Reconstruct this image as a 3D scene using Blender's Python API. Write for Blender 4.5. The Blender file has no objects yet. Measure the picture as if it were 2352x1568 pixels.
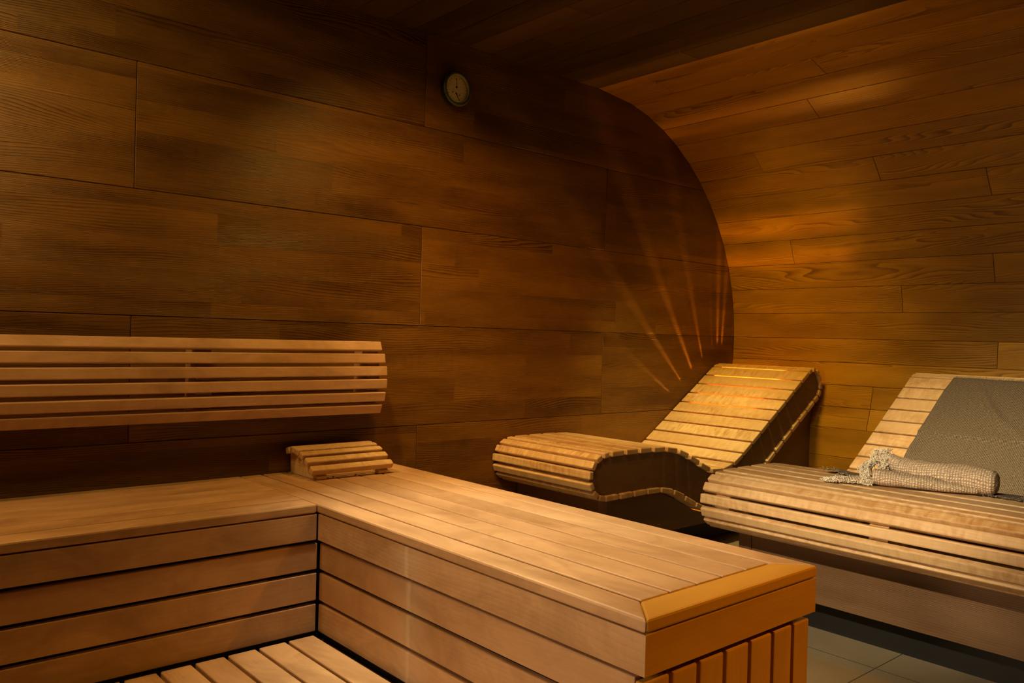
import bpy, bmesh, math, random
from mathutils import Vector, Matrix
random.seed(7)
scn = bpy.context.scene
COL = scn.collection
PI = math.pi

# ------------------------------------------------------------------ camera
cam_d = bpy.data.cameras.new('camera')
cam = bpy.data.objects.new('camera', cam_d); COL.objects.link(cam)
cam_d.sensor_width = 36.0; cam_d.sensor_fit = 'HORIZONTAL'
cam_d.lens = 28.886; cam_d.clip_start = 0.02
RX = (0.75249821, 0.01674544, 0.65838137)
RY = (-0.65806011, -0.02113769, 0.75266865)
RZ = (0.02652043, -0.99963633, -0.00488657)
M = Matrix(((RX[0], -RX[1], -RX[2], 0.0),
            (RY[0], -RY[1], -RY[2], 0.0),
            (RZ[0], -RZ[1], -RZ[2], 1.0),
            (0, 0, 0, 1)))
cam.matrix_world = M
scn.camera = cam

# ------------------------------------------------------------------ view + world
scn.view_settings.view_transform = 'Standard'
scn.view_settings.look = 'None'
scn.view_settings.gamma = 1.0
scn.view_settings.use_curve_mapping = False
scn.view_settings.exposure = 0.0
w = bpy.data.worlds.new('world'); scn.world = w; w.use_nodes = True
w.node_tree.nodes['Background'].inputs[0].default_value = (0.9, 0.75, 0.5, 1)
w.node_tree.nodes['Background'].inputs[1].default_value = 0.0

# ------------------------------------------------------------------ lights
def look(o, tgt):
    d = Vector(tgt) - o.location
    o.rotation_euler = d.to_track_quat('-Z', 'Y').to_euler()
def area(name, loc, tgt, size, power, col, size_y=None, spread=180):
    l = bpy.data.lights.new(name, 'AREA'); l.energy = power; l.color = col
    l.size = size; l.spread = math.radians(spread)
    if size_y: l.shape = 'RECTANGLE'; l.size_y = size_y
    o = bpy.data.objects.new(name, l); COL.objects.link(o); o.location = loc; look(o, tgt); return o
def spot(name, loc, tgt, power, col, angle, blend=0.8, r=0.04):
    l = bpy.data.lights.new(name, 'SPOT'); l.energy = power; l.color = col
    l.spot_size = math.radians(angle); l.spot_blend = blend; l.shadow_soft_size = r
    o = bpy.data.objects.new(name, l); COL.objects.link(o); o.location = loc; look(o, tgt); return o
def point(name, loc, power, col, r=0.01):
    l = bpy.data.lights.new(name, 'POINT'); l.energy = power; l.color = col; l.shadow_soft_size = r
    o = bpy.data.objects.new(name, l); COL.objects.link(o); o.location = loc; return o

WARM = (1.0, 0.62, 0.28)
# soft, low warm fill added on the left side; no opening there
area('side_fill', (-1.2, 1.15, 1.1), (2.5, 1.2, 0.4), 0.5, 2.8, (1.0, 0.74, 0.42), 0.5, 50)
# ceiling downlights, with extra unseen fill spots added among them
Z = 2.31
spot('ceiling_spot_left', (0.0, 2.50, Z), (0.0, 2.5, 0), 58, (1.0, 0.52, 0.16), 160, 1.0, 0.05)
spot('fill_spot_wall', (0.35, 2.05, Z), (0.8, 2.99, 0.95), 46, (1.0, 0.66, 0.16), 130, 1.0, 0.12)  # added fill for the left wall and the dial
spot('ceiling_spot_bench', (1.20, 2.10, Z), (1.58, 1.78, 0.45), 245, (1.0, 0.86, 0.52), 56, 1.0, 0.05)
spot('fill_spot_foot', (1.2, 2.40, Z), (2.4, 2.6, 0.5), 150, (1.0, 0.64, 0.22), 50, 1.0, 0.05)  # added fill on the foot of the wall-side lounger
spot('fill_spot_mid_wall', (1.7, 2.20, Z), (2.0, 2.99, 0.95), 50, (1.0, 0.50, 0.08), 96, 1.0, 0.05)  # added fill to lift the middle of the back wall
spot('fill_spot_far_wall', (1.9, 1.60, Z), (2.7, 2.99, 0.9), 66, (1.0, 0.42, 0.03), 60, 1.0, 0.05)  # added reddish fill for the far part of the back wall
spot('ceiling_spot_lounger_back', (2.95, 2.30, Z), (3.55, 2.6, 0.65), 175, (1.0, 0.76, 0.26), 50, 1.0, 0.05)
spot('fill_spot_corner', (2.9, 2.20, Z), (4.45, 2.6, 1.05), 62, (1.0, 0.58, 0.03), 66, 1.0, 0.05)  # added fill boosting the curved wall near the corner
spot('fill_spot_corner_low', (2.7, 2.40, 2.25), (4.45, 2.6, 0.9), 62, (1.0, 0.48, 0.02), 45, 1.0, 0.05)  # second added corner fill, aimed lower on the curved wall
spot('fill_spot_wide', (3.0, 1.80, Z), (3.0, 1.8, 0), 4, (1.0, 0.75, 0.10), 150, 1.0, 0.05)  # weak, wide added fill over the lounger side
spot('ceiling_spot_lounger_front', (2.6, 1.40, Z), (3.75, 1.35, 0.65), 240, (1.0, 0.74, 0.34), 52, 1.0, 0.05)
spot('ceiling_spot_towel', (-0.3, 1.25, Z), (2.80, 1.28, 0.52), 600, (1.0, 0.80, 0.48), 23, 0.9, 0.05)
spot('ceiling_spot_near', (2.6, -0.60, Z), (1.8, 1.03, 0.3), 175, (1.0, 0.42, 0.0), 45, 1.0, 0.04)
# small amber lamp tucked behind the backrest of the wall-side lounger
point('amber_lamp_behind_lounger', (4.318, 2.72, 0.430), 95, (1.0, 0.36, 0.03), 0.018)

# ------------------------------------------------------------------ materials
def nt(name):
    m = bpy.data.materials.new(name); m.use_nodes = True
    t = m.node_tree; t.nodes.clear()
    out = t.nodes.new('ShaderNodeOutputMaterial'); b = t.nodes.new('ShaderNodeBsdfPrincipled')
    t.links.new(b.outputs[0], out.inputs[0])
    return m, t, b
class NB:
    def __init__(s, t): s.t = t
    def n(s, typ, **kw):
        x = s.t.nodes.new(typ)
        for k, v in kw.items(): setattr(x, k, v)
        return x
    def put(s, sock, v):
        if isinstance(v, bpy.types.NodeSocket): s.t.links.new(v, sock)
        else: sock.default_value = v
    def math(s, op, a, b=0.0, c=None, clamp=False):
        x = s.n('ShaderNodeMath', operation=op); x.use_clamp = clamp
        s.put(x.inputs[0], a); s.put(x.inputs[1], b)
        if c is not None: s.put(x.inputs[2], c)
        return x.outputs[0]
    def comb(s, a, b, c=0.0):
        x = s.n('ShaderNodeCombineXYZ'); s.put(x.inputs[0], a); s.put(x.inputs[1], b); s.put(x.inputs[2], c); return x.outputs[0]
    def noise(s, vec, scale=1.0, detail=2.0, rough=0.5, dist=0.0):
        x = s.n('ShaderNodeTexNoise'); s.put(x.inputs['Vector'], vec)
        x.inputs['Scale'].default_value = scale; x.inputs['Detail'].default_value = detail
        x.inputs['Roughness'].default_value = rough; x.inputs['Distortion'].default_value = dist
        return x.outputs['Fac']
    def white(s, vec):
        x = s.n('ShaderNodeTexWhiteNoise', noise_dimensions='3D'); s.put(x.inputs['Vector'], vec); return x.outputs['Value']
    def ramp(s, f, stops):
        x = s.n('ShaderNodeValToRGB'); s.put(x.inputs[0], f)
        while len(x.color_ramp.elements) < len(stops): x.color_ramp.elements.new(0.5)
        for e, (p, c) in zip(x.color_ramp.elements, stops): e.position = p; e.color = (*c, 1)
        return x.outputs[0]
    def mix(s, f, a, b, mode='MIX'):
        x = s.n('ShaderNodeMix', data_type='RGBA', blend_type=mode)
        s.put(x.inputs[0], f); s.put(x.inputs[6], a if not isinstance(a, tuple) else (*a, 1)); s.put(x.inputs[7], b if not isinstance(b, tuple) else (*b, 1))
        return x.outputs[2]
    def maprange(s, v, a, b, c, d):
        x = s.n('ShaderNodeMapRange'); s.put(x.inputs[0], v)
        for i, k in enumerate((a, b, c, d)): x.inputs[i+1].default_value = k
        return x.outputs[0]

DRIP_Y = 1.876
def wood(name, dark, light, tone=0.25, ring=95, warp=16, wu=0.9, wv=5.0, contrast=0.6, rough=(0.4, 0.55),
         bump=0.15, lam=None, fiber=0.35, curly=0.0, stain=0.0, spec=0.5, drip=False):
    m, t, b = nt(name); B = NB(t)
    uv = B.n('ShaderNodeUVMap'); uv.uv_map = 'UVMap'
    sp = B.n('ShaderNodeSeparateXYZ'); B.put(sp.inputs[0], uv.outputs[0])
    u, v = sp.outputs[0], sp.outputs[1]
    seed = 0.0
    if lam:
        lw, ll = lam
        row = B.math('FLOOR', B.math('DIVIDE', v, lw))
        r1 = B.white(B.comb(row, 3.7, 1.1))
        cell = B.math('FLOOR', B.math('ADD', B.math('DIVIDE', u, ll), B.math('MULTIPLY', r1, 7.3)))
        seed = B.white(B.comb(row, cell, 9.2))
        seed_s = B.math('MULTIPLY', seed, 37.0)
    else:
        seed_s = 0.0
    att = B.n('ShaderNodeAttribute'); att.attribute_name = 'tone'
    board = att.outputs['Fac']
    zc = B.math('ADD', seed_s, B.math('MULTIPLY', board, 53.0))
    # warped growth rings: long along u, tight across v
    low = B.noise(B.comb(B.math('MULTIPLY', u, wu), B.math('MULTIPLY', v, wv), zc), 1.0, 1.5, 0.45)
    wob = B.noise(B.comb(B.math('MULTIPLY', u, 9.0), B.math('MULTIPLY', v, 30.0), zc), 1.0, 2.0, 0.5)
    ph = B.math('ADD', B.math('MULTIPLY', v, ring), B.math('ADD', B.math('MULTIPLY', low, warp), B.math('MULTIPLY', wob, 0.7)))
    fr = B.math('FRACT', ph)
    rg = B.math('POWER', fr, 2.2)                        # slow rise to a dark late-wood line
    edge = B.maprange(fr, 0.93, 1.0, 1.0, 0.0)
    rg = B.math('MULTIPLY', rg, edge)
    patch = B.noise(B.comb(B.math('MULTIPLY', u, 1.2), B.math('MULTIPLY', v, 7.0), zc), 1.0, 2.0, 0.5)
    amp = B.maprange(patch, 0.35, 0.7, 0.25, 1.0)
    rg = B.math('MULTIPLY', rg, amp)
    fib = B.noise(B.comb(B.math('MULTIPLY', u, 14.0), B.math('MULTIPLY', v, 420.0), zc), 1.0, 2.0, 0.6)
    big = B.noise(B.comb(B.math('MULTIPLY', u, 2.3), B.math('MULTIPLY', v, 9.0), zc), 1.0, 3.0, 0.55)
    val = B.math('ADD', B.math('MULTIPLY', rg, -contrast), B.math('MULTIPLY', B.math('SUBTRACT', fib, 0.5), fiber))
    val = B.math('ADD', val, B.math('MULTIPLY', B.math('SUBTRACT', big, 0.5), 0.9))
    val = B.math('ADD', val, B.math('MULTIPLY', B.math('SUBTRACT', board, 0.5), tone*2))
    if lam: val = B.math('ADD', val, B.math('MULTIPLY', B.math('SUBTRACT', seed, 0.5), tone*1.8))
    if curly:
        cu = B.noise(B.comb(B.math('MULTIPLY', u, 45.0), B.math('MULTIPLY', v, 14.0), zc), 1.0, 2.0, 0.5, 0.6)
        cu = B.math('MULTIPLY', B.math('SUBTRACT', cu, 0.5), B.maprange(patch, 0.4, 0.7, 0.2, 1.0))
        val = B.math('ADD', val, B.math('MULTIPLY', cu, curly))
    fac = B.math('ADD', val, 0.60, clamp=True)
    col = B.mix(fac, dark, light)
    if stain:
        st = B.noise(B.comb(B.math('MULTIPLY', u, 3.0), B.math('MULTIPLY', v, 5.0), zc), 1.0, 5.0, 0.65, 0.8)
        col = B.mix(B.maprange(st, 0.44, 0.66, 0.0, stain), col, tuple(c*0.62 for c in dark))
    if drip:                                             # pale mineral run-marks down the inner side of the bench
        tc = B.n('ShaderNodeTexCoord'); so = B.n('ShaderNodeSeparateXYZ'); B.put(so.inputs[0], tc.outputs['Object'])
        wv_ = B.noise(B.comb(0.0, B.math('MULTIPLY', so.outputs[1], 30.0), B.math('MULTIPLY', so.outputs[2], 12.0)), 1.0, 3.0, 0.6)
        dy = B.math('ADD', B.math('SUBTRACT', so.outputs[1], DRIP_Y), B.math('MULTIPLY', B.math('SUBTRACT', wv_, 0.5), 0.03))
        line = B.maprange(B.math('ABSOLUTE', dy), 0.003, 0.020, 0.5, 0.0)
        wide = B.maprange(B.math('ABSOLUTE', B.math('ADD', dy, 0.01)), 0.02, 0.11, 0.22, 0.0)
        m1 = B.math('MULTIPLY', B.math('MAXIMUM', line, wide), B.maprange(so.outputs[2], 0.417, 0.419, 1.0, 0.0))
        m1 = B.math('MULTIPLY', m1, B.math('MULTIPLY', B.maprange(so.outputs[0], 1.26, 1.27, 0.0, 1.0), B.maprange(so.outputs[0], 1.31, 1.32, 1.0, 0.0)))
        col = B.mix(m1, col, (0.80, 0.66, 0.52))
    B.put(b.inputs['Base Color'], col)
    B.put(b.inputs['Roughness'], B.maprange(big, 0.3, 0.7, rough[0], rough[1]))
    b.inputs['Specular IOR Level'].default_value = spec
    bp = B.n('ShaderNodeBump'); bp.inputs['Strength'].default_value = bump; bp.inputs['Distance'].default_value = 0.002
    hh = B.math('ADD', B.math('MULTIPLY', rg, -1.0), B.math('MULTIPLY', fib, 0.6))
    B.put(bp.inputs['Height'], hh); B.put(b.inputs['Normal'], bp.outputs[0])
    return m

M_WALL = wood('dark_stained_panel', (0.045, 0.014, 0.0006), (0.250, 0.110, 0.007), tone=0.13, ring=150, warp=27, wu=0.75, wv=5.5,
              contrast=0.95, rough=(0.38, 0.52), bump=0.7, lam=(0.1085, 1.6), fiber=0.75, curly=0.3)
M_CURVE = wood('dark_stained_plank', (0.180, 0.078, 0.002), (0.60, 0.31, 0.012), tone=0.13, ring=110, warp=28, wu=0.8, wv=7,
               contrast=1.0, rough=(0.36, 0.5), bump=0.3, lam=None, fiber=0.35)
M_CEIL = wood('shaded_ceiling_plank', (0.020, 0.008, 0.0006), (0.100, 0.052, 0.004), tone=0.25, ring=110, warp=30, wu=0.7, wv=6,
              contrast=0.7, rough=(0.5, 0.65), bump=0.3, fiber=0.35, spec=0.25)  # same plank wood, colour darkened to stand for the ceiling's shade
M_BASE = wood('dark_plinth_wood', (0.08, 0.036, 0.014), (0.24, 0.135, 0.066), tone=0.12, ring=150, warp=14, contrast=0.5,
              rough=(0.4, 0.55), bump=0.4, fiber=0.45)
M_SLAT = wood('pale_alder_slat', (0.40, 0.19, 0.055), (0.80, 0.57, 0.32), tone=0.10, ring=80, warp=12, contrast=0.25,
              rough=(0.36, 0.5), bump=0.1, fiber=0.3, curly=1.9)
M_BENCH = wood('oiled_alder_board', (0.36, 0.180, 0.075), (0.69, 0.43, 0.245), tone=0.12, ring=70, warp=12, contrast=0.16,
               rough=(0.32, 0.48), bump=0.07, fiber=0.22, curly=0.35, stain=0.45, drip=True)

M_END = wood('amber_alder_end_board', (0.40, 0.18, 0.024), (0.72, 0.36, 0.055), tone=0.08, ring=70, warp=12, contrast=0.14,
              rough=(0.32, 0.48), bump=0.07, fiber=0.18, curly=0.15)

def plain(name, col, rough=0.5, metal=0.0, spec=0.5):
    m, t, b = nt(name); B = NB(t)
    tc = B.n('ShaderNodeTexCoord'); n = B.noise(tc.outputs['Object'], 60.0, 3.0)
    c = B.mix(B.maprange(n, 0.3, 0.7, 0.0, 1.0), tuple(x*0.86 for x in col), tuple(min(1, x*1.1) for x in col))
    B.put(b.inputs['Base Color'], c); b.inputs['Roughness'].default_value = rough
    b.inputs['Metallic'].default_value = metal; b.inputs['Specular IOR Level'].default_value = spec
    return m
M_BLACK = plain('black_kick_board', (0.006, 0.006, 0.006), 0.6)
M_SHADE = plain('black_shade', (0.008, 0.005, 0.003), 0.9)  # near-black fill colour for the shade inside the benches
M_RIM = plain('green_black_metal_case', (0.09, 0.115, 0.07), 0.35, 0.3)
M_BEZEL = plain('brass_inner_bezel', (0.55, 0.50, 0.25), 0.3, 0.7)
M_DIAL = plain('cream_dial', (0.85, 0.78, 0.48), 0.5)
M_INK = plain('black_ink', (0.01, 0.008, 0.004), 0.5)

def tile_mat():
    m, t, b = nt('beige_floor_tile'); B = NB(t)
    tc = B.n('ShaderNodeTexCoord'); sp = B.n('ShaderNodeSeparateXYZ'); B.put(sp.inputs[0], tc.outputs['Object'])
    def groove(c, off, size):
        f = B.math('FRACT', B.math('ADD', B.math('DIVIDE', B.math('SUBTRACT', c, off), size), 100.0))
        d = B.math('MINIMUM', f, B.math('SUBTRACT', 1.0, f))
        return B.maprange(B.math('MULTIPLY', d, size), 0.0012, 0.0024, 1.0, 0.0)
    g = B.math('MAXIMUM', groove(sp.outputs[0], 2.553, 0.6), groove(sp.outputs[1], 1.16, 0.6))
    n = B.noise(tc.outputs['Object'], 3.0, 5.0, 0.6); s = B.noise(tc.outputs['Object'], 260.0, 2.0, 0.6)
    c = B.mix(B.maprange(n, 0.3, 0.7, 0, 1), (0.20, 0.155, 0.10), (0.27, 0.215, 0.145))
    c = B.mix(B.maprange(s, 0.6, 0.75, 0, 0.6), c, (0.2, 0.14, 0.08))
    c = B.mix(g, c, (0.06, 0.045, 0.03))
    B.put(b.inputs['Base Color'], c); b.inputs['Roughness'].default_value = 0.5
    bp = B.n('ShaderNodeBump'); bp.inputs['Strength'].default_value = 0.4; bp.inputs['Distance'].default_value = 0.002
    B.put(bp.inputs['Height'], B.math('SUBTRACT', 1.0, g)); B.put(b.inputs['Normal'], bp.outputs[0])
    return m
M_TILE = tile_mat()

def weave(name, dark, light, cell, bump, fuzz=0.0, lift=0.0):
    m, t, b = nt(name); B = NB(t)
    uv = B.n('ShaderNodeUVMap'); uv.uv_map = 'UVMap'
    sp = B.n('ShaderNodeSeparateXYZ'); B.put(sp.inputs[0], uv.outputs[0])
    k = 2*PI/cell
    jit = B.noise(uv.outputs[0], 60.0, 2.0); jit = B.math('MULTIPLY', B.math('SUBTRACT', jit, 0.5), cell*fuzz)
    su = B.math('SINE', B.math('MULTIPLY', B.math('ADD', sp.outputs[0], jit), k))
    sv = B.math('SINE', B.math('MULTIPLY', B.math('ADD', sp.outputs[1], jit), k))
    h = B.math('MULTIPLY', B.math('ADD', su, 1.0), B.math('ADD', sv, 1.0))      # raised knots on a grid
    h = B.math('MULTIPLY_ADD', h, 0.25, lift)
    n = B.noise(uv.outputs[0], 1.0/cell*0.8, 3.0)
    f = B.math('ADD', h, B.math('MULTIPLY', B.math('SUBTRACT', n, 0.5), 0.8), clamp=True)
    B.put(b.inputs['Base Color'], B.mix(f, dark, light)); b.inputs['Roughness'].default_value = 0.95
    b.inputs['Specular IOR Level'].default_value = 0.1
    bp = B.n('ShaderNodeBump'); bp.inputs['Strength'].default_value = bump; bp.inputs['Distance'].default_value = 0.003
    B.put(bp.inputs['Height'], h); B.put(b.inputs['Normal'], bp.outputs[0])
    return m
M_THROW = weave('grey_waffle_weave', (0.080, 0.062, 0.046), (0.44, 0.36, 0.28), 0.0062, 0.8)
M_TOWEL = weave('beige_coarse_weave', (0.22, 0.135, 0.085), (0.98, 0.80, 0.62), 0.0082, 0.8, 0.9, 0.22)
M_FRINGE = plain('cream_yarn', (0.95, 0.84, 0.70), 0.95, 0, 0.1)
M_GFRINGE = plain('grey_yarn', (0.38, 0.34, 0.28), 0.95, 0, 0.1)

# ------------------------------------------------------------------ mesh helpers
def new_bm():
    bm = bmesh.new(); bm.loops.layers.uv.new('UVMap'); bm.faces.layers.float.new('tone'); return bm
def setuv(bm, faces, along, tone=None, off=None):
    """metre-scaled uv: u runs along the grain, v across it"""
    uvl = bm.loops.layers.uv['UVMap']; tl = bm.faces.layers.float['tone']
    a = Vector(along).normalized()
    off = off or (random.uniform(0, 40), random.uniform(0, 40)); tone = random.random() if tone is None else tone
    for f in faces:
        n = f.normal.copy()
        if n.length < 1e-6: f.normal_update(); n = f.normal.copy()
        if abs(n.dot(a)) > 0.8:                       # end grain: any across direction
            up = Vector((0, 0, 1)) if abs(a.z) < 0.8 else Vector((1, 0, 0))
            t1 = a.cross(up).normalized(); t2 = n.cross(t1)
            for l in f.loops: l[uvl].uv = (off[0] + l.vert.co.dot(t2)*0.2, off[1] + l.vert.co.dot(t1))
        else:
            t2 = n.cross(a).normalized()
            for l in f.loops: l[uvl].uv = (off[0] + l.vert.co.dot(a), off[1] + l.vert.co.dot(t2))
        f[tl] = tone
def add_prism(bm, pts, y0, y1, axis='y', along=None, tone=None, off=None):
    """closed 2D outline swept along one axis. axis y: pts are (x,z); x: (y,z); z: (x,y)"""
    def P(p, t):
        return {'y': (p[0], t, p[1]), 'x': (t, p[0], p[1]), 'z': (p[0], p[1], t)}[axis]
    A = [bm.verts.new(P(p, y0)) for p in pts]; Bv = [bm.verts.new(P(p, y1)) for p in pts]
    fs = [bm.faces.new(A), bm.faces.new(list(reversed(Bv)))]
    n = len(pts)
    for i in range(n): fs.append(bm.faces.new((A[i], Bv[i], Bv[(i+1) % n], A[(i+1) % n])))
    bmesh.ops.recalc_face_normals(bm, faces=fs)
    al = along or {'y': (0, 1, 0), 'x': (1, 0, 0), 'z': (0, 0, 1)}[axis]
    setuv(bm, fs, al, tone, off); return fs
def add_box(bm, x0, x1, y0, y1, z0, z1, along, tone=None):
    return add_prism(bm, [(x0, z0), (x1, z0), (x1, z1), (x0, z1)], y0, y1, 'y', along, tone)
def obj(name, bm, mat, parent=None, bev=0.0, seg=2, smooth=False, origin=None):
    me = bpy.data.meshes.new(name)
    bm.normal_update()
    if origin: bmesh.ops.translate(bm, verts=bm.verts, vec=-Vector(origin))
    bm.to_mesh(me); bm.free()
    me.materials.append(mat)
    o = bpy.data.objects.new(name, me); COL.objects.link(o)
    if parent:
        o.parent = parent
        pl = Vector(parent.location)
        if parent.parent: pl = pl + Vector(parent.parent.location)
        o.location = (Vector(origin) if origin else Vector((0, 0, 0))) - pl
    elif origin: o.location = origin
    if smooth:
        for p in me.polygons: p.use_smooth = True
    if bev:
        md = o.modifiers.new('bevel', 'BEVEL'); md.width = bev; md.segments = seg; md.limit_method = 'ANGLE'
        md.angle_limit = math.radians(25); md.harden_normals = False
    return o
def tag(o, label=None, cat=None, group=None, kind=None):
    if label: o['label'] = label
    if cat: o['category'] = cat
    if group: o['group'] = group
    if kind: o['kind'] = kind
    return o
def thing(name, label, cat, loc, group=None):
    o = bpy.data.objects.new(name, None); COL.objects.link(o); o.location = loc; o.empty_display_size = 0.1
    return tag(o, label, cat, group)
def box_obj(name, dims, along, mat, parent=None, bev=0.003):
    bm = new_bm(); add_box(bm, *dims, along)
    return obj(name, bm, mat, parent, bev)

# ------------------------------------------------------------------ room shell
YB = 2.996; XL = -1.35; YF = -1.55
ACX, ACZ, AR = 3.182, 1.021, 1.306      # barrel arc: centre and radius
ZC = ACZ + AR                            # flat ceiling height, about 2.33

bm = new_bm(); add_box(bm, XL-0.1, 4.6, YF-0.1, YB+0.1, -0.08, 0.0, (0, 1, 0))
tag(obj('floor', bm, M_TILE), kind='structure')

# flat end wall: big stained panels in staggered rows
bm = new_bm()
P_H, P_W = 0.4383, 2.393
zrow0 = 1 + 0.0405
add_box(bm, XL, 4.62, YB+0.006, YB+0.09, 0, ZC+0.03, (1, 0, 0), 0.0)
for r in range(-3, 3):
    z0 = zrow0 + r*P_H; z1 = z0 + P_H
    z0 = max(z0, 0.0); z1 = min(z1, ZC+0.02)
    if z1 - z0 < 0.01: continue
    off = 0.875 if (r % 2) else 2.078
    k0 = math.floor((XL - off)/P_W)
    for k in range(k0, 5):
        x0 = off + k*P_W; x1 = x0 + P_W
        x0 = max(x0, XL); x1 = min(x1, 4.62)
        if x1 - x0 < 0.02: continue
        add_box(bm, x0+0.0012, x1-0.0012, YB, YB+0.012, z0+0.0010, z1-0.0010, (1, 0, 0))
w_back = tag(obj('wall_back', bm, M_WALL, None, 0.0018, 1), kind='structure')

# barrel wall: long planks along y following the arc, then a short vertical foot
def arc_pt(a, r=AR): return (ACX + r*math.cos(math.radians(a)), ACZ + r*math.sin(math.radians(a)))
bm = new_bm()
rows = []
STEP = 6.45
angs = [0.9 + STEP*k for k in range(0, 14)]; angs[-1] = 90.0 if angs[-1] > 84 else angs[-1]
angs = [a for a in angs if a < 88] + [90.0]
low = [-21.5, -16.1, -10.6, -5.0]
allang = low + angs
JO = {11: 1.938, 9: 2.11, 7: 2.564, 6: 1.945, 5: 1.453, 3: 2.543, 2: 1.486, 1: 1.941, -1: 1.478, -3: 2.085, 0: 0.45, 4: 0.31, 8: 0.62, 10: 0.9, 12: 2.7, -2: 0.6, -4: 2.085}
def plank_row(pa, pb, joints):
    ys = [YF] + sorted(j for j in joints if YF < j < YB) + [YB]
    d = Vector((pb[0]-pa[0], 0, pb[1]-pa[1])); d.normalize()
    nrm = Vector((d.z, 0, -d.x))         # outward from the room
    if nrm.x*(1) + nrm.z*0.3 < 0: nrm = -nrm
    g = 0.0009
    for y0, y1 in zip(ys[:-1], ys[1:]):
        a0 = Vector((pa[0], 0, pa[1])) + d*g; b0 = Vector((pb[0], 0, pb[1])) - d*g
        q = [(a0.x, a0.z), (b0.x, b0.z), ((b0+nrm*0.014).x, (b0+nrm*0.014).z), ((a0+nrm*0.014).x, (a0+nrm*0.014).z)]
        add_prism(bm, q, y0+0.0010, y1-0.0010, 'y')
for i in range(len(allang)-1):
    a, b_ = allang[i], allang[i+1]
    k = i - 4
    j = JO.get(k, 1.0)
    plank_row(arc_pt(a), arc_pt(b_), [j, j-2.4] )
xf = arc_pt(-21.5)[0]; zf = arc_pt(-21.5)[1]
lowp = [zf, zf-0.16, zf-0.31, zf-0.46, 0.0]
for i in range(len(lowp)-1):
    plank_row((xf, lowp[i+1]), (xf, lowp[i]), [0.4+0.7*i])
# dark backing shell behind the joints
outer = [(xf+0.016, 0.0), (xf+0.016, zf)] + [arc_pt(a, AR+0.016) for a in range(-20, 91, 5)]
outer2 = [(4.6, 0.0), (4.6, 1.0)] + [arc_pt(a, AR+0.12) for a in range(0, 91, 5)]
add_prism(bm, outer + list(reversed(outer2)), YF, YB, 'y', tone=0.0)
tag(obj('wall_right', bm, M_CURVE, None, 0.0012, 1), kind='structure')

# ceiling planks continue the barrel rows along y
bm = new_bm()
x = ACX; i = 0
while x > XL:
    x0 = max(x-0.1468, XL)
    j = [2.35, 1.2, 0.35, 1.75, 2.7][i % 5]
    ys = [YF] + [q for q in (j-2.4, j) if YF < q < YB] + [YB]
    for y0, y1 in zip(ys[:-1], ys[1:]):
        add_box(bm, x0+0.0009, x-0.0009, y0+0.001, y1-0.001, ZC, ZC+0.014, (0, 1, 0))
    x = x0; i += 1
add_box(bm, XL, ACX, YF, YB, ZC+0.016, ZC+0.1, (0, 1, 0), 0.0)
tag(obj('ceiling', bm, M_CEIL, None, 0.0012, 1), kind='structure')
bm = new_bm()
for r in range(-3, 3):
    z0 = max(zrow0 + r*P_H, 0); z1 = min(z0 + P_H if r > -3 else zrow0-2*P_H, ZC)
    if z1 > z0: add_box(bm, XL-0.02, XL, YF, YB, z0+0.001, z1-0.001, (0, 1, 0))
tag(obj('wall_left', bm, M_WALL, None), kind='structure')
bm = new_bm()
for r in range(-3, 3):
    z0 = max(zrow0 + r*P_H, 0); z1 = min(z0 + P_H if r > -3 else zrow0-2*P_H, ZC)
    if z1 > z0: add_box(bm, XL, 4.6, YF-0.02, YF, z0+0.001, z1-0.001, (1, 0, 0))
tag(obj('wall_front', bm, M_WALL, None), kind='structure')

# ------------------------------------------------------------------ benches
TB = 0.45
BX0, BX1, BY0, BYF = 1.276, 1.940, 1.034, YB-0.003
CLAD = [(0.322, 0.238), (0.226, 0.138), (0.126, 0.038)]
def poly_obj(name, pts, z0, z1, along, mat, parent, bev=0.003, tone=None):
    bm = new_bm(); add_prism(bm, pts, z0, z1, 'z', along, tone); return obj(name, bm, mat, parent, bev)

# peninsula bench
t = thing('sauna_bench', 'pale wooden slatted bench jutting into the room, mitred board at its end', 'bench', (1.6, 2.0, 0), 'low sauna benches forming a corner')
G = 0.0035
xs = [BX0, 1.362, 1.463, 1.561, 1.659, 1.757, 1.855, BX1]
YI = 1.119
poly_obj('seat_board', [(BX0, BY0), (xs[1]-G, YI), (xs[1]-G, BYF), (BX0, BYF)], TB-0.029, TB, (0, 1, 0), M_BENCH, t, 0.0055, 0.5)
poly_obj('seat_board', [(BX1, BY0), (BX1, BYF), (xs[6]+G, BYF), (xs[6]+G, YI)], TB-0.029, TB, (0, 1, 0), M_BENCH, t, 0.0055, 0.45)
poly_obj('seat_board', [(BX0+0.0008, BY0-0.0003), (BX1-0.0008, BY0-0.0003), (xs[6]+G, YI-0.0006), (xs[1]-G, YI-0.0006)], TB-0.029, TB, (1, 0, 0), M_END, t, 0.0055, 0.3)
for i in range(1, 6):
    box_obj('seat_board', (xs[i]+G, xs[i+1]-G, YI+0.003, BYF, TB-0.029, TB), (0, 1, 0), M_BENCH, t, 0.003)
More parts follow.
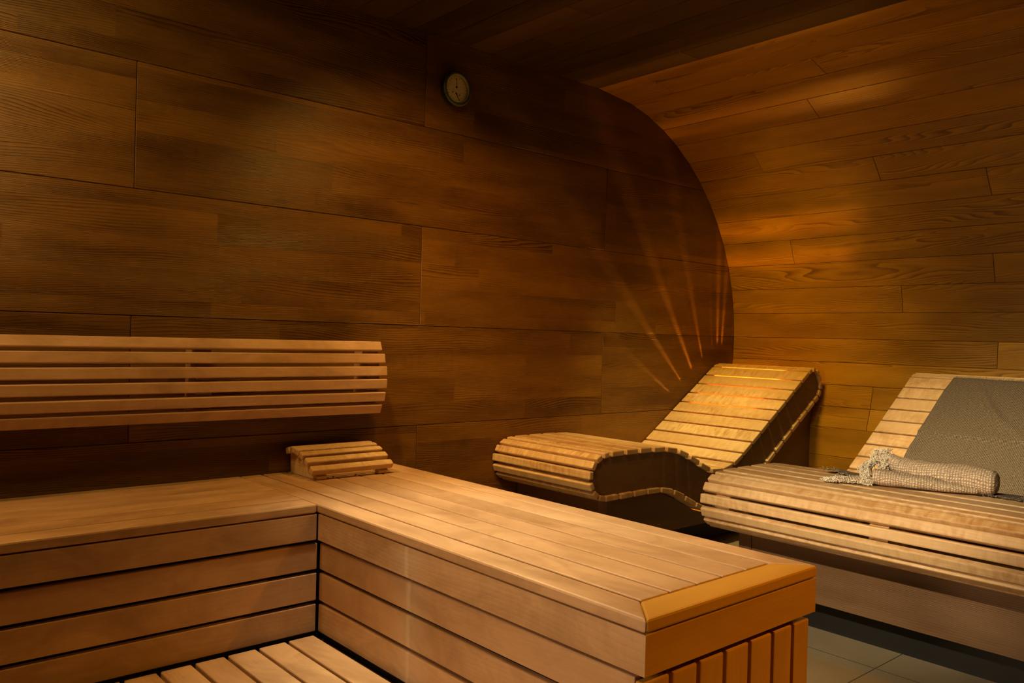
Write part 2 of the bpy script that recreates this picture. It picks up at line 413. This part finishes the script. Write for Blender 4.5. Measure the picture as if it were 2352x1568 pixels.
# front skirt boards under the seat
SK = 0.025
a0, a1, b0 = BX0+0.001, BX1-0.001, BY0+0.001
poly_obj('skirt_board', [(a0, b0), (a0+SK, b0+SK), (a0+SK, 2.381), (a0, 2.381)], 0.334, TB-0.032, (0, 1, 0), M_BENCH, t, 0.0012)
poly_obj('skirt_board', [(a1, b0), (a1, BYF), (a1-SK, BYF), (a1-SK, b0+SK)], 0.334, TB-0.032, (0, 1, 0), M_BENCH, t, 0.0012)
poly_obj('skirt_board', [(a0, b0), (a1, b0), (a1-SK, b0+SK), (a0+SK, b0+SK)], 0.334, TB-0.032, (1, 0, 0), M_END, t, 0.0012)
for z1, z0 in CLAD:
    box_obj('cladding_board', (BX0+0.012, BX0+0.034, BY0+0.036, 2.386, z0, z1), (0, 1, 0), M_BENCH, t, 0.003)
    box_obj('cladding_board', (BX1-0.034, BX1-0.012, BY0+0.036, BYF, z0, z1), (0, 1, 0), M_BENCH, t, 0.003)
vx = [BX0+0.010, 1.381, 1.476, 1.573, 1.671, 1.768, 1.858, BX1-0.001]
for a, b_ in zip(vx[:-1], vx[1:]):
    box_obj('end_slat', (a, b_-0.012, BY0+0.011, BY0+0.033, 0.015, 0.317), (0, 0, 1), M_END, t, 0.004)
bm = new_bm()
add_box(bm, BX0+0.04, BX1-0.04, BY0+0.04, BYF, 0.0, TB-0.034, (0, 1, 0))  # solid black block painting the shade inside the bench
obj('shade_block', bm, M_SHADE, t)['label'] = 'black block standing in for the shade behind the boards'

# long bench along the wall
t = thing('sauna_bench', 'pale wooden slatted bench running along the back wall under the slatted backrest', 'bench', (0.2, 2.7, 0), 'low sauna benches forming a corner')
BL = XL+0.01
ys = [2.383, 2.481, 2.583, 2.680, 2.776, 2.872, 2.940, BYF]
for i in range(7):
    g0 = 0 if i == 0 else 0.003; g1 = 0 if i == 6 else 0.003
    box_obj('seat_board', (BL, BX0-0.003, ys[i]+g0, ys[i+1]-g1, TB-0.029, TB), (1, 0, 0), M_BENCH, t, 0.0055 if i == 0 else 0.003)
box_obj('skirt_board', (BL, BX0-0.001, 2.384, 2.408, 0.334, TB-0.032), (1, 0, 0), M_BENCH, t, 0.003)
for z1, z0 in CLAD:
    box_obj('cladding_board', (BL, BX0+0.006, 2.390, 2.412, z0, z1), (1, 0, 0), M_BENCH, t, 0.003)
bm = new_bm(); add_box(bm, BL, BX0+0.03, 2.415, BYF, 0.0, TB-0.034, (1, 0, 0))  # black filler standing in for the shade inside this bench
obj('shade_block', bm, M_SHADE, t)['label'] = 'black block standing in for the shade behind the boards'

# duckboard on the floor in the corner
t = thing('duckboard', 'slatted wooden floor grating lying in the corner between the two benches', 'floor grating', (0.6, 1.6, 0))
x = 1.262
while x > -1.0:
    box_obj('slat', (x-0.085, x, 0.5, 2.366, 0.014, 0.037), (0, 1, 0), M_BENCH, t, 0.004)
    x -= 0.0965
for y in (0.6, 1.5, 2.2):
    box_obj('batten', (-1.0, 1.25, y, y+0.05, 0.0, 0.014), (1, 0, 0), M_BENCH, t, 0)

# ------------------------------------------------------------------ wall backrest
t = thing('wall_backrest', 'curved wooden backrest of six long slats fixed on the wall above the left bench', 'backrest', (0.6, 2.95, 0.82))
zz = [(-0.034, -0.070), (-0.082, -0.120), (-0.133, -0.170), (-0.185, -0.220), (-0.237, -0.272), (-0.288, -0.320)]
bow = [0.108, 0.122, 0.129, 0.129, 0.122, 0.108]     # stand-off from the wall (front face)
tilt = [20, 11, 3, -5, -13, -21]
xr = [1.818, 1.829, 1.835, 1.836, 1.833, 1.825]
for (a, b_), d, ti, xe in zip(zz, bow, tilt, xr):
    zm = 1 + (a+b_)/2; h = 0.0385; th = 0.022
    s, c = math.sin(math.radians(ti)), math.cos(math.radians(ti))
    yc = YB - d + th/2
    q = []
    for u, v in ((-h/2, -th/2), (h/2, -th/2), (h/2, th/2), (-h/2, th/2)):   # u up, v into the wall
        q.append((yc + v*c + u*s, zm + u*c - v*s))
    bm = new_bm(); add_prism(bm, q, BL, xe, 'x')
    obj('slat', bm, M_BENCH, t, 0.0035)
for xa, xb in ((-0.36, -0.30), (0.35, 0.41), (1.062, 1.122), (1.752, 1.812)):
    q = [(YB-0.001, 1-0.05)]
    q = [(YB-0.001, 0.945), (YB-0.080, 0.945), (YB-0.100, 0.900), (YB-0.106, 0.840), (YB-0.104, 0.800), (YB-0.096, 0.750), (YB-0.078, 0.705), (YB-0.001, 0.705)]
    bm = new_bm(); add_prism(bm, q, xa, xb, 'x', along=(0, 0, 1)); obj('bracket', bm, M_BENCH, t, 0.002)

# ------------------------------------------------------------------ wooden headrest on the bench
t = thing('headrest', 'small wooden slatted headrest standing on the bench top by the wall', 'headrest', (1.62, 2.86, TB))
hs = [(2.766, 0.487, 32), (2.807, 0.513, 28), (2.848, 0.532, 20), (2.888, 0.543, 9), (2.925, 0.546, 0), (2.960, 0.540, -14)]
for k, (y, z, ti) in enumerate(hs):
    h, th = 0.030, 0.025
    s, c = math.sin(math.radians(ti)), math.cos(math.radians(ti))
    q = [(y + u*c - v*s, z + u*s + v*c) for u, v in ((-h/2, -th/2), (h/2, -th/2), (h/2, th/2), (-h/2, th/2))]
    bm = new_bm(); add_prism(bm, q, 1.447, 1.800, 'x'); obj('slat', bm, M_SLAT, t, 0.005)
for xa, xb in ((1.470, 1.512), (1.738, 1.780)):
    q = [(2.764, TB+0.0006), (2.972, TB+0.0006), (2.978, 0.528), (2.925, 0.532), (2.890, 0.529), (2.850, 0.518), (2.810, 0.499), (2.772, 0.476), (2.757, 0.462)]
    bm = new_bm(); add_prism(bm, q, xa, xb, 'x', along=(0, 1, 0)); obj('side_block', bm, M_SLAT, t, 0.002)
box_obj('cross_bar', (1.512, 1.738, 2.80, 2.82, TB+0.0006, TB+0.012), (1, 0, 0), M_SLAT, t, 0.002)

# ------------------------------------------------------------------ thermometer on the wall
CX, CZ = 2.222, 2.107
t = thing('thermometer', 'round thermometer and hygrometer with cream dial and dark case high on the wall', 'thermometer', (CX, YB, CZ))
def lathe(bm, prof, seg=64, cx=CX, cz=CZ):
    """prof: (radius, distance from wall); revolve about the wall normal"""
    rings = []
    for r, d in prof:
        if r < 1e-6: rings.append([bm.verts.new((cx, YB-d, cz))]); continue
        rings.append([bm.verts.new((cx + r*math.cos(2*PI*i/seg), YB-d, cz + r*math.sin(2*PI*i/seg))) for i in range(seg)])
    fs = []
    for A, Bq in zip(rings[:-1], rings[1:]):
        for i in range(seg):
            j = (i+1) % seg
            if len(A) == 1: fs.append(bm.faces.new((A[0], Bq[i], Bq[j])))
            elif len(Bq) == 1: fs.append(bm.faces.new((A[i], Bq[0], A[j])))
            else: fs.append(bm.faces.new((A[i], Bq[i], Bq[j], A[j])))
    bmesh.ops.recalc_face_normals(bm, faces=fs)
bm = new_bm(); lathe(bm, [(0, 0.001), (0.068, 0.001), (0.068, 0.012), (0.070, 0.030), (0.076, 0.034), (0.078, 0.040), (0.075, 0.046), (0.066, 0.047), (0.063, 0.044), (0.063, 0.030), (0, 0.030)])
case = obj('case', bm, M_RIM, t, 0, 2, True)
bm = new_bm(); lathe(bm, [(0.0628, 0.0435), (0.0628, 0.0305), (0.056, 0.0305), (0.0628, 0.0435)]); obj('inner_bezel', bm, M_BEZEL, t, 0, 2, True)
bm = new_bm(); lathe(bm, [(0, 0.0315), (0.0575, 0.0315), (0.0575, 0.0302), (0, 0.0302)]); obj('dial', bm, M_DIAL, t)
bm = new_bm()
for i in range(46):       # ventilation holes round the case
    a = 2*PI*i/46
    ca, sa = math.cos(a), math.sin(a)
    vs = []
    for dt, dd in ((-0.0028, 0.012), (0.0028, 0.012), (0.0028, 0.026), (-0.0028, 0.026)):
        r = 0.0706
        vs.append(bm.verts.new((CX + r*ca - dt*sa, YB-dd, CZ + r*sa + dt*ca)))
    bm.faces.new(vs)
obj('vent_slots', bm, M_INK, case)
def dial_bar(bm, x0, z0, x1, z1, w0, w1, d=0.0335):
    v = Vector((x1-x0, z1-z0)); n = Vector((-v.y, v.x)).normalized()
    pts = [(CX+x0+n.x*w0, CZ+z0+n.y*w0), (CX+x1+n.x*w1, CZ+z1+n.y*w1), (CX+x1-n.x*w1, CZ+z1-n.y*w1), (CX+x0-n.x*w0, CZ+z0-n.y*w0)]
    add_prism(bm, pts, YB-d, YB-d+0.0008, 'y')
def dial_dot(bm, x, z, r, d=0.0335):
    pts = [(CX+x+r*math.cos(2*PI*i/16), CZ+z+r*math.sin(2*PI*i/16)) for i in range(16)]
    add_prism(bm, pts, YB-d, YB-d+0.0012, 'y')
bm = new_bm(); dial_bar(bm, 0, 0.008, -0.001, 0.046, 0.0013, 0.0007); dial_dot(bm, 0, 0.009, 0.0045); obj('temperature_hand', bm, M_INK, t)
bm = new_bm(); dial_bar(bm, -0.001, -0.020, 0.019, -0.050, 0.0022, 0.0007); dial_dot(bm, -0.001, -0.020, 0.0045); obj('humidity_hand', bm, M_INK, t)
bm = new_bm()
for i in range(15):
    a = math.radians(210 - 240*i/14); r0 = 0.046 if i % 2 == 0 else 0.049
    dial_bar(bm, r0*math.cos(a), r0*math.sin(a)+0.0, 0.053*math.cos(a), 0.053*math.sin(a), 0.0008, 0.0008, 0.0322)
for i in range(8):
    a = math.radians(235 + 80*i/7)
    dial_bar(bm, 0.045*math.cos(a), 0.045*math.sin(a), 0.051*math.cos(a), 0.051*math.sin(a), 0.0008, 0.0008, 0.0322)
dial_dot(bm, -0.020, -0.016, 0.0028, 0.0322); dial_dot(bm, 0.018, -0.023, 0.0026, 0.0322); dial_dot(bm, -0.002, 0.045, 0.003, 0.0322)
obj('scale_marks', bm, M_INK, t)

# ------------------------------------------------------------------ loungers
SC = 1.066
def sc(p): return (p[0]*SC, (p[1]-1)*SC + 1)
LOOP = [ # outer edge of every slat, clockwise: under the calves to the left, round the foot, over the seat, up the back, round the top, down behind
 ((3.044,.267),(2.972,.300)), ((2.960,.309),(2.893,.334)), ((2.881,.340),(2.805,.353)), ((2.794,.354),(2.716,.355)),
 ((2.705,.356),(2.631,.354)), ((2.618,.355),(2.544,.353)), ((2.529,.354),(2.454,.353)), ((2.446,.354),(2.414,.362)),
 ((2.402,.368),(2.376,.388)), ((2.368,.402),(2.356,.431)), ((2.3545,.450),(2.3565,.482)), ((2.366,.494),(2.381,.521)),
 ((2.393,.529),(2.421,.545)), ((2.438,.549),(2.467,.552)), ((2.485,.553),(2.556,.554)), ((2.573,.554),(2.644,.554)),
 ((2.661,.554),(2.732,.554)), ((2.750,.552),(2.821,.550)), ((2.840,.547),(2.910,.537)), ((2.929,.531),(2.993,.508)),
 ((3.012,.500),(3.075,.470)), ((3.090,.461),(3.157,.433)), ((3.171,.426),(3.246,.421)), ((3.258,.422),(3.328,.438)),
 ((3.343,.444),(3.408,.478)), ((3.414,.484),(3.483,.527)), ((3.489,.532),(3.557,.575)), ((3.563,.579),(3.631,.624)),
 ((3.637,.628),(3.706,.672)), ((3.712,.676),(3.781,.720)), ((3.787,.724),(3.855,.769)), ((3.861,.773),(3.928,.817)),
 ((3.935,.821),(4.000,.864)), ((4.006,.868),(4.038,.881)), ((4.048,.883),(4.080,.880)), ((4.090,.876),(4.117,.856)),
 ((4.125,.845),(4.141,.815)), ((4.148,.802),(4.149,.768)), ((4.142,.757),(4.128,.727)), ((4.115,.716),(4.084,.696)),
 ((4.074,.690),(4.009,.647)), ((4.001,.642),(3.936,.599)), ((3.927,.594),(3.862,.551)), ((3.853,.545),(3.788,.502)),
 ((3.779,.497),(3.714,.454)), ((3.704,.448),(3.640,.406)), ((3.632,.400),(3.567,.358)), ((3.558,.352),(3.493,.312)),
 ((3.484,.306),(3.418,.268)), ((3.408,.262),(3.340,.232)), ((3.330,.228),(3.258,.220)), ((3.248,.219),(3.178,.222)), ((3.168,.224),(3.100,.244)), ((3.090,.248),(3.054,.262))]
TH = 0.023*SC
def inner_pts():
    pts = []
    for a, b_ in LOOP:
        a, b_ = sc(a), sc(b_)
        d = Vector((b_[0]-a[0], b_[1]-a[1])).normalized(); n = Vector((d.y, -d.x))
        for p in (a, b_): pts.append((p[0]+n.x*(TH+0.0008), p[1]+n.y*(TH+0.0008)))
    return pts
def clean_ring(pts, mind=0.004):
    out = [pts[0]]
    for p in pts[1:]:
        if math.hypot(p[0]-out[-1][0], p[1]-out[-1][1]) > mind: out.append(p)
    return out
def make_lounger(name, label, y0, y1, ribs, base_y0, base_y1, group, wall_side=False):
    t = thing(name, label, 'lounger', (3.3, (y0+y1)/2, 0), group)
    for li, (a, b_) in enumerate(LOOP):
        a, b_ = sc(a), sc(b_)
        d = Vector((b_[0]-a[0], b_[1]-a[1])).normalized(); n = Vector((d.y, -d.x))*TH
        if 25 <= li <= 32: b_ = (b_[0]-d.x*0.003, b_[1]-d.y*0.003)
        if li in (33, 34): b_ = (b_[0]-d.x*0.006, b_[1]-d.y*0.006)
        if li in (34, 35): a = (a[0]+d.x*0.005, a[1]+d.y*0.005)
        ya, yb_ = y0, y1
        if wall_side and 39 <= li <= 42: yb_ = 2.60        # unseen rear slats cut short to let the lamp beams through
        q = [a, b_, (b_[0]+n.x, b_[1]+n.y), (a[0]+n.x, a[1]+n.y)]
        bm = new_bm(); add_prism(bm, q, ya, yb_, 'y'); obj('slat', bm, M_SLAT, t, 0.0046)
    ring = clean_ring(inner_pts())
    # simplify concave clashes: pull points a hair inward is enough at this thickness
    def profile(nm, ya, yb_, mat):
        bm = new_bm(); fs = add_prism(bm, ring, ya, yb_, 'y', along=(1, 0, 0))
        bmesh.ops.triangulate(bm, faces=[f for f in bm.faces if len(f.verts) > 4])
        return obj(nm, bm, mat, t)
    for i, (ra, rb) in enumerate(ribs):
        profile('rib', ra, rb, M_SLAT)
    profile('side_panel', ribs[0][0]-0.012, ribs[0][0]-0.0005, M_BASE)['label'] = 'dark wooden side panel between the slats'
    profile('side_panel', ribs[-1][1]+0.0005, ribs[-1][1]+0.012, M_BASE)['label'] = 'dark wooden side panel between the slats'
    # plinth
    XE = 2.674; ZB = 0.108
    lowrow = [sc(p) for seg in (LOOP[6], LOOP[5], LOOP[4], LOOP[3], LOOP[2], LOOP[1], LOOP[0]) for p in (seg[1], seg[0])]
    back = [sc(p) for seg in reversed(LOOP[39:]) for p in (seg[1], seg[0])]
    top = [p for p in lowrow + back if p[0] > XE+0.022]
    top = [(p[0], p[1]-0.006) for p in top]
    top = [p for i, p in enumerate(top) if i == 0 or p[0] > top[i-1][0]]
    zl = top[-1][1]
    wallc = []
    for z in [0.80, 0.70, 0.62, zf]:
        wallc.append((ACX + math.sqrt(AR**2 - (z-ACZ)**2) - 0.001, z))
    wallc = [p for p in wallc if p[1] < 0.85]
    side = [(XE+0.022, ZB), (XE+0.022, top[0][1])] + top + wallc + [(xf-0.001, ZB)]
    for yy in (base_y0+0.010, base_y1-0.030):
        bm = new_bm(); add_prism(bm, side, yy, yy+0.020, 'y', along=(1, 0, 0))
        bmesh.ops.triangulate(bm, faces=[f for f in bm.faces if len(f.verts) > 4])
        obj('base_panel', bm, M_BASE, t)['label'] = 'dark wooden side of the plinth'
    box_obj('lamp_blocker', (4.362, ACX+math.sqrt(AR**2-(0.66-ACZ)**2)-0.012, base_y0+0.03, base_y1-0.031, 0.650, 0.662), (0, 1, 0), M_BASE, t, 0)  # added unseen board, blocks lamp light between backrest and wall
    zt = 0.311
    bm = new_bm(); add_box(bm, XE+0.003, XE+0.021, base_y0+0.0535, base_y1-0.0535, ZB, zt, (0, 1, 0)); obj('base_panel', bm, M_BASE, t, 0.001)['label'] = 'dark wooden front board of the plinth'
    for ya in (base_y0, base_y1-0.052):
        box_obj('corner_post', (XE, XE+0.0215, ya, ya+0.052, ZB, zt), (0, 0, 1), M_BASE, t, 0.002)
    bm = new_bm()
    add_box(bm, XE+0.07, xf-0.02, base_y0+0.07, base_y1-0.03, 0.0, ZB-0.001, (1, 0, 0))
    add_box(bm, XE+0.023, xf-0.02, base_y0+0.032, base_y1-0.032, ZB, ZB+0.012, (1, 0, 0))  # added plate, keeps lamp light from leaking down to the floor
    obj('kick_board', bm, M_BLACK, t)['label'] = 'recessed black kick board with an added light-blocking plate'
    return t
Y1N, Y1F = 2.355, 2.992
make_lounger('slatted_lounger', 'single wavy slatted wooden lounger against the back wall with its backrest bare', Y1N, Y1F,
             [(2.382, 2.436), (2.922, 2.975)], 2.402, 2.990, 'wavy slatted sauna loungers', True)
make_lounger('slatted_lounger', 'wide wavy slatted wooden lounger in front carrying the grey throw and beige towel', 0.52, 1.802,
             [(0.575, 0.635), (1.124, 1.184), (1.692, 1.752)], 0.585, 1.739, 'wavy slatted sauna loungers')

# ------------------------------------------------------------------ grey throw over the front lounger
def rnd(p, s, o=0.0):
    from mathutils import noise
    return noise.noise(Vector((p[0]*s+o, p[1]*s-o, p[2]*s+2*o)))
path = []
for seg in LOOP[17:33]:
    for p in seg: path.append(sc(p))
path = list(reversed(path))                 # from the top of the backrest down to the knee hump
# offset outward and resample
def resample(pts, n):
    L = [0]
    for a, b_ in zip(pts[:-1], pts[1:]): L.append(L[-1] + math.hypot(b_[0]-a[0], b_[1]-a[1]))
    out = []
    for i in range(n):
        s = L[-1]*i/(n-1); k = max(j for j in range(len(L)) if L[j] <= s+1e-9); k = min(k, len(pts)-2)
        f = (s-L[k])/max(L[k+1]-L[k], 1e-9)
        out.append((pts[k][0]*(1-f)+pts[k+1][0]*f, pts[k][1]*(1-f)+pts[k+1][1]*f, s))
    return out
NU, NV = 170, 110
rs = resample(path, NU)
TY0, TY1 = 0.86, 1.593
t = thing('throw', 'grey waffle-weave throw draped over the backrest and seat of the front lounger', 'throw', (3.6, 1.2, 0.6))
bm = new_bm(); uvl = bm.loops.layers.uv['UVMap']; grid = []
def smooth(x): x = max(0, min(1, x)); return x*x*(3-2*x)
def throw_pt(i, v):
    x, z, s = rs[i]
    i0, i1 = max(0, i-3), min(NU-1, i+3)
    d = Vector((rs[i1][0]-rs[i0][0], rs[i1][1]-rs[i0][1])).normalized(); n = Vector((-d.y, d.x))
    if n.y < 0: n = -n
    y = TY1 + (TY0-TY1)*v
    f = i/(NU-1)
    y += 0.010*math.sin(f*9)*(1-v) - 0.05*smooth((f-0.75)/0.25)*(1-v)
    h = 0.0035 + 0.010*max(0, rnd((x, y, z), 5.0, 1.3)) + 0.004*max(0, rnd((x, y, z), 13.0, 4.0))
    # fold ridge across the back and a lifted left edge low down
    h += 0.007*math.exp(-((f-0.30)/0.010)**2) + 0.004*math.exp(-((f-0.285)/0.02)**2)
    # diagonal creases
    h += 0.009*math.exp(-(((y-1.38) + (f-0.13)*0.9)/0.016)**2)*smooth((f-0.03)/0.06)*smooth((0.27-f)/0.06)
    h += 0.007*math.exp(-(((y-1.30) + (f-0.2)*1.3)/0.02)**2)*smooth((f-0.1)/0.06)*smooth((0.34-f)/0.06)
    h += 0.018*math.exp(-((f-0.40)/0.07)**2)*smooth((0.07-v)/0.07)
    # bridge the hollow of the seat a little
    h += 0.012*math.exp(-((f-0.60)/0.06)**2)
    if f > 0.9:
        h += 0.012*smooth((f-0.9)/0.1)*max(0, math.sin(v*19+0.6))
    return Vector((x + n.x*h, y, z + n.y*h)), s
for i in range(NU):
    row = []
    for j in range(NV):
        p, s = throw_pt(i, j/(NV-1)); vv = bm.verts.new(p); row.append((vv, s, j/(NV-1)*(TY1-TY0)))
    grid.append(row)
for i in range(NU-1):
    for j in range(NV-1):
        c = [grid[i][j], grid[i+1][j], grid[i+1][j+1], grid[i][j+1]]
        f = bm.faces.new([q[0] for q in c])
        for l, q in zip(f.loops, c): l[uvl].uv = (q[1], q[2])
cl = obj('cloth', bm, M_THROW, t, 0, 2, True)
md = cl.modifiers.new('thickness', 'SOLIDIFY'); md.thickness = 0.0022; md.offset = 1.0

def tube(bm, pts, r0, r1, seg=5):
    rings = []
    for k, p in enumerate(pts):
        q = pts[min(k+1, len(pts)-1)] - pts[max(k-1, 0)]
        if q.length < 1e-7: q = Vector((0, 0, 1))
        q.normalize(); a = q.orthogonal().normalized(); b_ = q.cross(a)
        r = r0 + (r1-r0)*k/(len(pts)-1)
        rings.append([bm.verts.new(p + (a*math.cos(2*PI*i/seg) + b_*math.sin(2*PI*i/seg))*r) for i in range(seg)])
    for A, Bq in zip(rings[:-1], rings[1:]):
        for i in range(seg): bm.faces.new((A[i], A[(i+1) % seg], Bq[(i+1) % seg], Bq[i]))
    bm.faces.new(list(reversed(rings[0]))); bm.faces.new(rings[-1])
def yarn(bm, start, dirv, length, r, curl, floor_z=None, n=6, seg=5):
    p = Vector(start); d = Vector(dirv).normalized(); pts = [p.copy()]
    for k in range(n):
        d = (d + Vector((random.uniform(-1, 1), random.uniform(-1, 1), random.uniform(-1, 1)))*curl).normalized()
        p = p + d*length/n
        if floor_z is not None and p.z < floor_z + r: p.z = floor_z + r
        pts.append(p.copy())
    tube(bm, pts, r, r*0.7, seg)
bm = new_bm()
for k in range(260):                                     # fringe along the top edge of the throw
    v = random.random(); p, s = throw_pt(0, v); p2, s2 = throw_pt(6, v); d = (p-p2)
    yarn(bm, p+Vector((0, 0, 0.0015)), d, random.uniform(0.010, 0.020), 0.0009, 0.25, None, 4, 4)
obj('fringe', bm, M_GFRINGE, t, 0, 2, True)['label'] = 'short pale fringe on the top edge'
bm = new_bm()
for k in range(420):                                     # fringe along the lower edge
    v = random.random(); p, s = throw_pt(NU-1, v); p2, s2 = throw_pt(NU-7, v); d = (p-p2)
    yarn(bm, p+Vector((0, 0, 0.001)), d, random.uniform(0.012, 0.026), 0.0010, 0.35, 0.5275, 4, 4)
obj('fringe', bm, M_GFRINGE, t, 0, 2, True)['label'] = 'short pale fringe on the lower edge'

# ------------------------------------------------------------------ rolled beige towel
ZS = sc((0, 0.554))[1] + 0.004
t = thing('towel', 'beige coarse-woven towel rolled up with cream fringe lying on the grey throw', 'towel', (2.86, 1.15, ZS))
KS = 1.0104
def roll(name, axis_pts, secs, nu=70, nv=40, lump=0.003, seed=0.0):
    """axis_pts: (x,y,z) centres; secs: (half width, half height) per centre"""
    axis_pts = [(p[0]*KS, p[1]*KS, p[2]) for p in axis_pts]
    bm = new_bm(); uvl = bm.loops.layers.uv['UVMap']
    def interp(t_):
        s = t_*(len(axis_pts)-1); k = min(int(s), len(axis_pts)-2); f = s-k; f2 = f*f*(3-2*f)*0.5 + f*0.5
        A, Bq = Vector(axis_pts[k]), Vector(axis_pts[k+1])
        w_ = [secs[k][q]*(1-f2) + secs[k+1][q]*f2 for q in (0, 1)]
        return A.lerp(Bq, f), w_
    g = []; L = 0; prev = None
    for i in range(nu+1):
        c, (hw, hh) = interp(i/nu)
        if prev is not None: L += (c-prev).length
        nxt, _ = interp(min(1, i/nu+0.02)); pvv, _ = interp(max(0, i/nu-0.02)); d = (nxt-pvv).normalized()
        side = d.cross(Vector((0, 0, 1))).normalized()
        row = []
        e = i/nu; endr = min(1.0, math.sqrt(max(0.0, 1-(max(0, 0.06-e)/0.06)**2))) if e < 0.06 else 1.0
        for j in range(nv):
            a = 2*PI*j/nv
            ca, sa = math.cos(a), math.sin(a)
            px = math.copysign(abs(ca)**0.85, ca)*hw*endr; pz = math.copysign(abs(sa)**0.75, sa)*hh*endr
            p = c + side*px + Vector((0, 0, pz))
            nn = rnd(p, 9, seed)*lump*2.6 + rnd(p, 24, seed)*lump*1.2 + rnd(p, 70, seed)*lump*0.5
            p += (side*ca + Vector((0, 0, sa)))*nn
            if p.z < ZS + 0.0004: p.z = ZS + 0.0004
            row.append((bm.verts.new(p), L, j/nv*2*PI*(hw+hh)/2))
        g.append(row); prev = c
    for i in range(nu):
        for j in range(nv):
            j2 = (j+1) % nv
            c4 = [g[i][j], g[i][j2], g[i+1][j2], g[i+1][j]]
            f = bm.faces.new([q[0] for q in c4])
            vm = [c4[0][2], c4[1][2] if j2 else c4[0][2] + 2*PI*(secs[0][0]+secs[0][1])/2/nv, 0, c4[3][2]]
            vm[2] = vm[1]
            for l, q, v_ in zip(f.loops, c4, vm): l[uvl].uv = (q[1], v_)
    for r_, rev in ((0, False), (nu, True)):
        vs = [q[0] for q in g[r_]]
        if rev: vs = list(reversed(vs))
        f = bm.faces.new(vs)
        for l in f.loops: l[uvl].uv = (l.vert.co.x, l.vert.co.z)
    bmesh.ops.recalc_face_normals(bm, faces=bm.faces)
    return obj(name, bm, M_TOWEL, t, 0, 2, True)
up = [(2.925, 0.945, ZS+0.040), (2.915, 1.02, ZS+0.042), (2.905, 1.10, ZS+0.043), (2.905, 1.18, ZS+0.047), (2.915, 1.26, ZS+0.056), (2.935, 1.325, ZS+0.066)]
roll('folded_roll', up, [(0.048, 0.040), (0.050, 0.042), (0.050, 0.040), (0.048, 0.034), (0.044, 0.030), (0.034, 0.028)], seed=1.0)
lo = [(2.905, 0.99, ZS+0.012), (2.860, 1.08, ZS+0.016), (2.830, 1.16, ZS+0.022), (2.805, 1.24, ZS+0.026), (2.79, 1.29, ZS+0.026)]
roll('folded_roll', lo, [(0.030, 0.012), (0.042, 0.018), (0.046, 0.024), (0.046, 0.027), (0.040, 0.024)], seed=5.0)
fl = [(2.79, 1.285, ZS+0.014), (2.765, 1.33, ZS+0.012), (2.73, 1.37, ZS+0.008), (2.70, 1.405, ZS+0.005)]
roll('loose_flap', fl, [(0.040, 0.013), (0.038, 0.010), (0.026, 0.007), (0.010, 0.003)], nu=30, nv=28, seed=9.0)
bm = new_bm()
def tuft(bm, c, rad, n, dirv, ln=0.017, r=0.0015):
    c = (c[0]*KS, c[1]*KS, c[2])
    for k in range(int(n*3.2)):
        o = Vector((random.gauss(0, rad[0]), random.gauss(0, rad[1]), random.gauss(0, rad[2])))
        yarn(bm, Vector(c)+o, Vector(dirv)+o*12, random.uniform(0.6, 1.1)*ln, r, 1.3, ZS, 7, 4)
# frayed edge running from the tip of the upper roll down over the lower roll and along the flap
edge = [(2.945, 1.345, ZS+0.088), (2.925, 1.345, ZS+0.078), (2.905, 1.340, ZS+0.064), (2.885, 1.340, ZS+0.056), (2.865, 1.345, ZS+0.050),
        (2.845, 1.345, ZS+0.044), (2.820, 1.335, ZS+0.042), (2.800, 1.325, ZS+0.036), (2.780, 1.312, ZS+0.030), (2.760, 1.300, ZS+0.018), (2.745, 1.292, ZS+0.008)]
for c in edge: tuft(bm, c, (0.008, 0.008, 0.006), 34, (0, 0.5, 0.1))
for c in ((2.925, 1.315, ZS+0.094), (2.90, 1.30, ZS+0.078), (2.88, 1.295, ZS+0.064), (2.865, 1.29, ZS+0.05)): tuft(bm, c, (0.006, 0.007, 0.006), 24, (-0.6, 0.2, 0.1), 0.018)
for k in range(9):
    f = k/8
    tuft(bm, (2.775-0.085*f, 1.325+0.085*f, ZS+0.012-0.007*f), (0.006, 0.006, 0.003), 18, (-0.5, 0.5, 0), 0.016, 0.0019)
    tuft(bm, (2.745-0.045*f, 1.31+0.098*f, ZS+0.008-0.004*f), (0.005, 0.005, 0.003), 14, (-0.8, 0.2, 0), 0.014, 0.0019)
obj('fringe', bm, M_FRINGE, t, 0, 2, True)['label'] = 'fluffy cream fringe along the towel end'
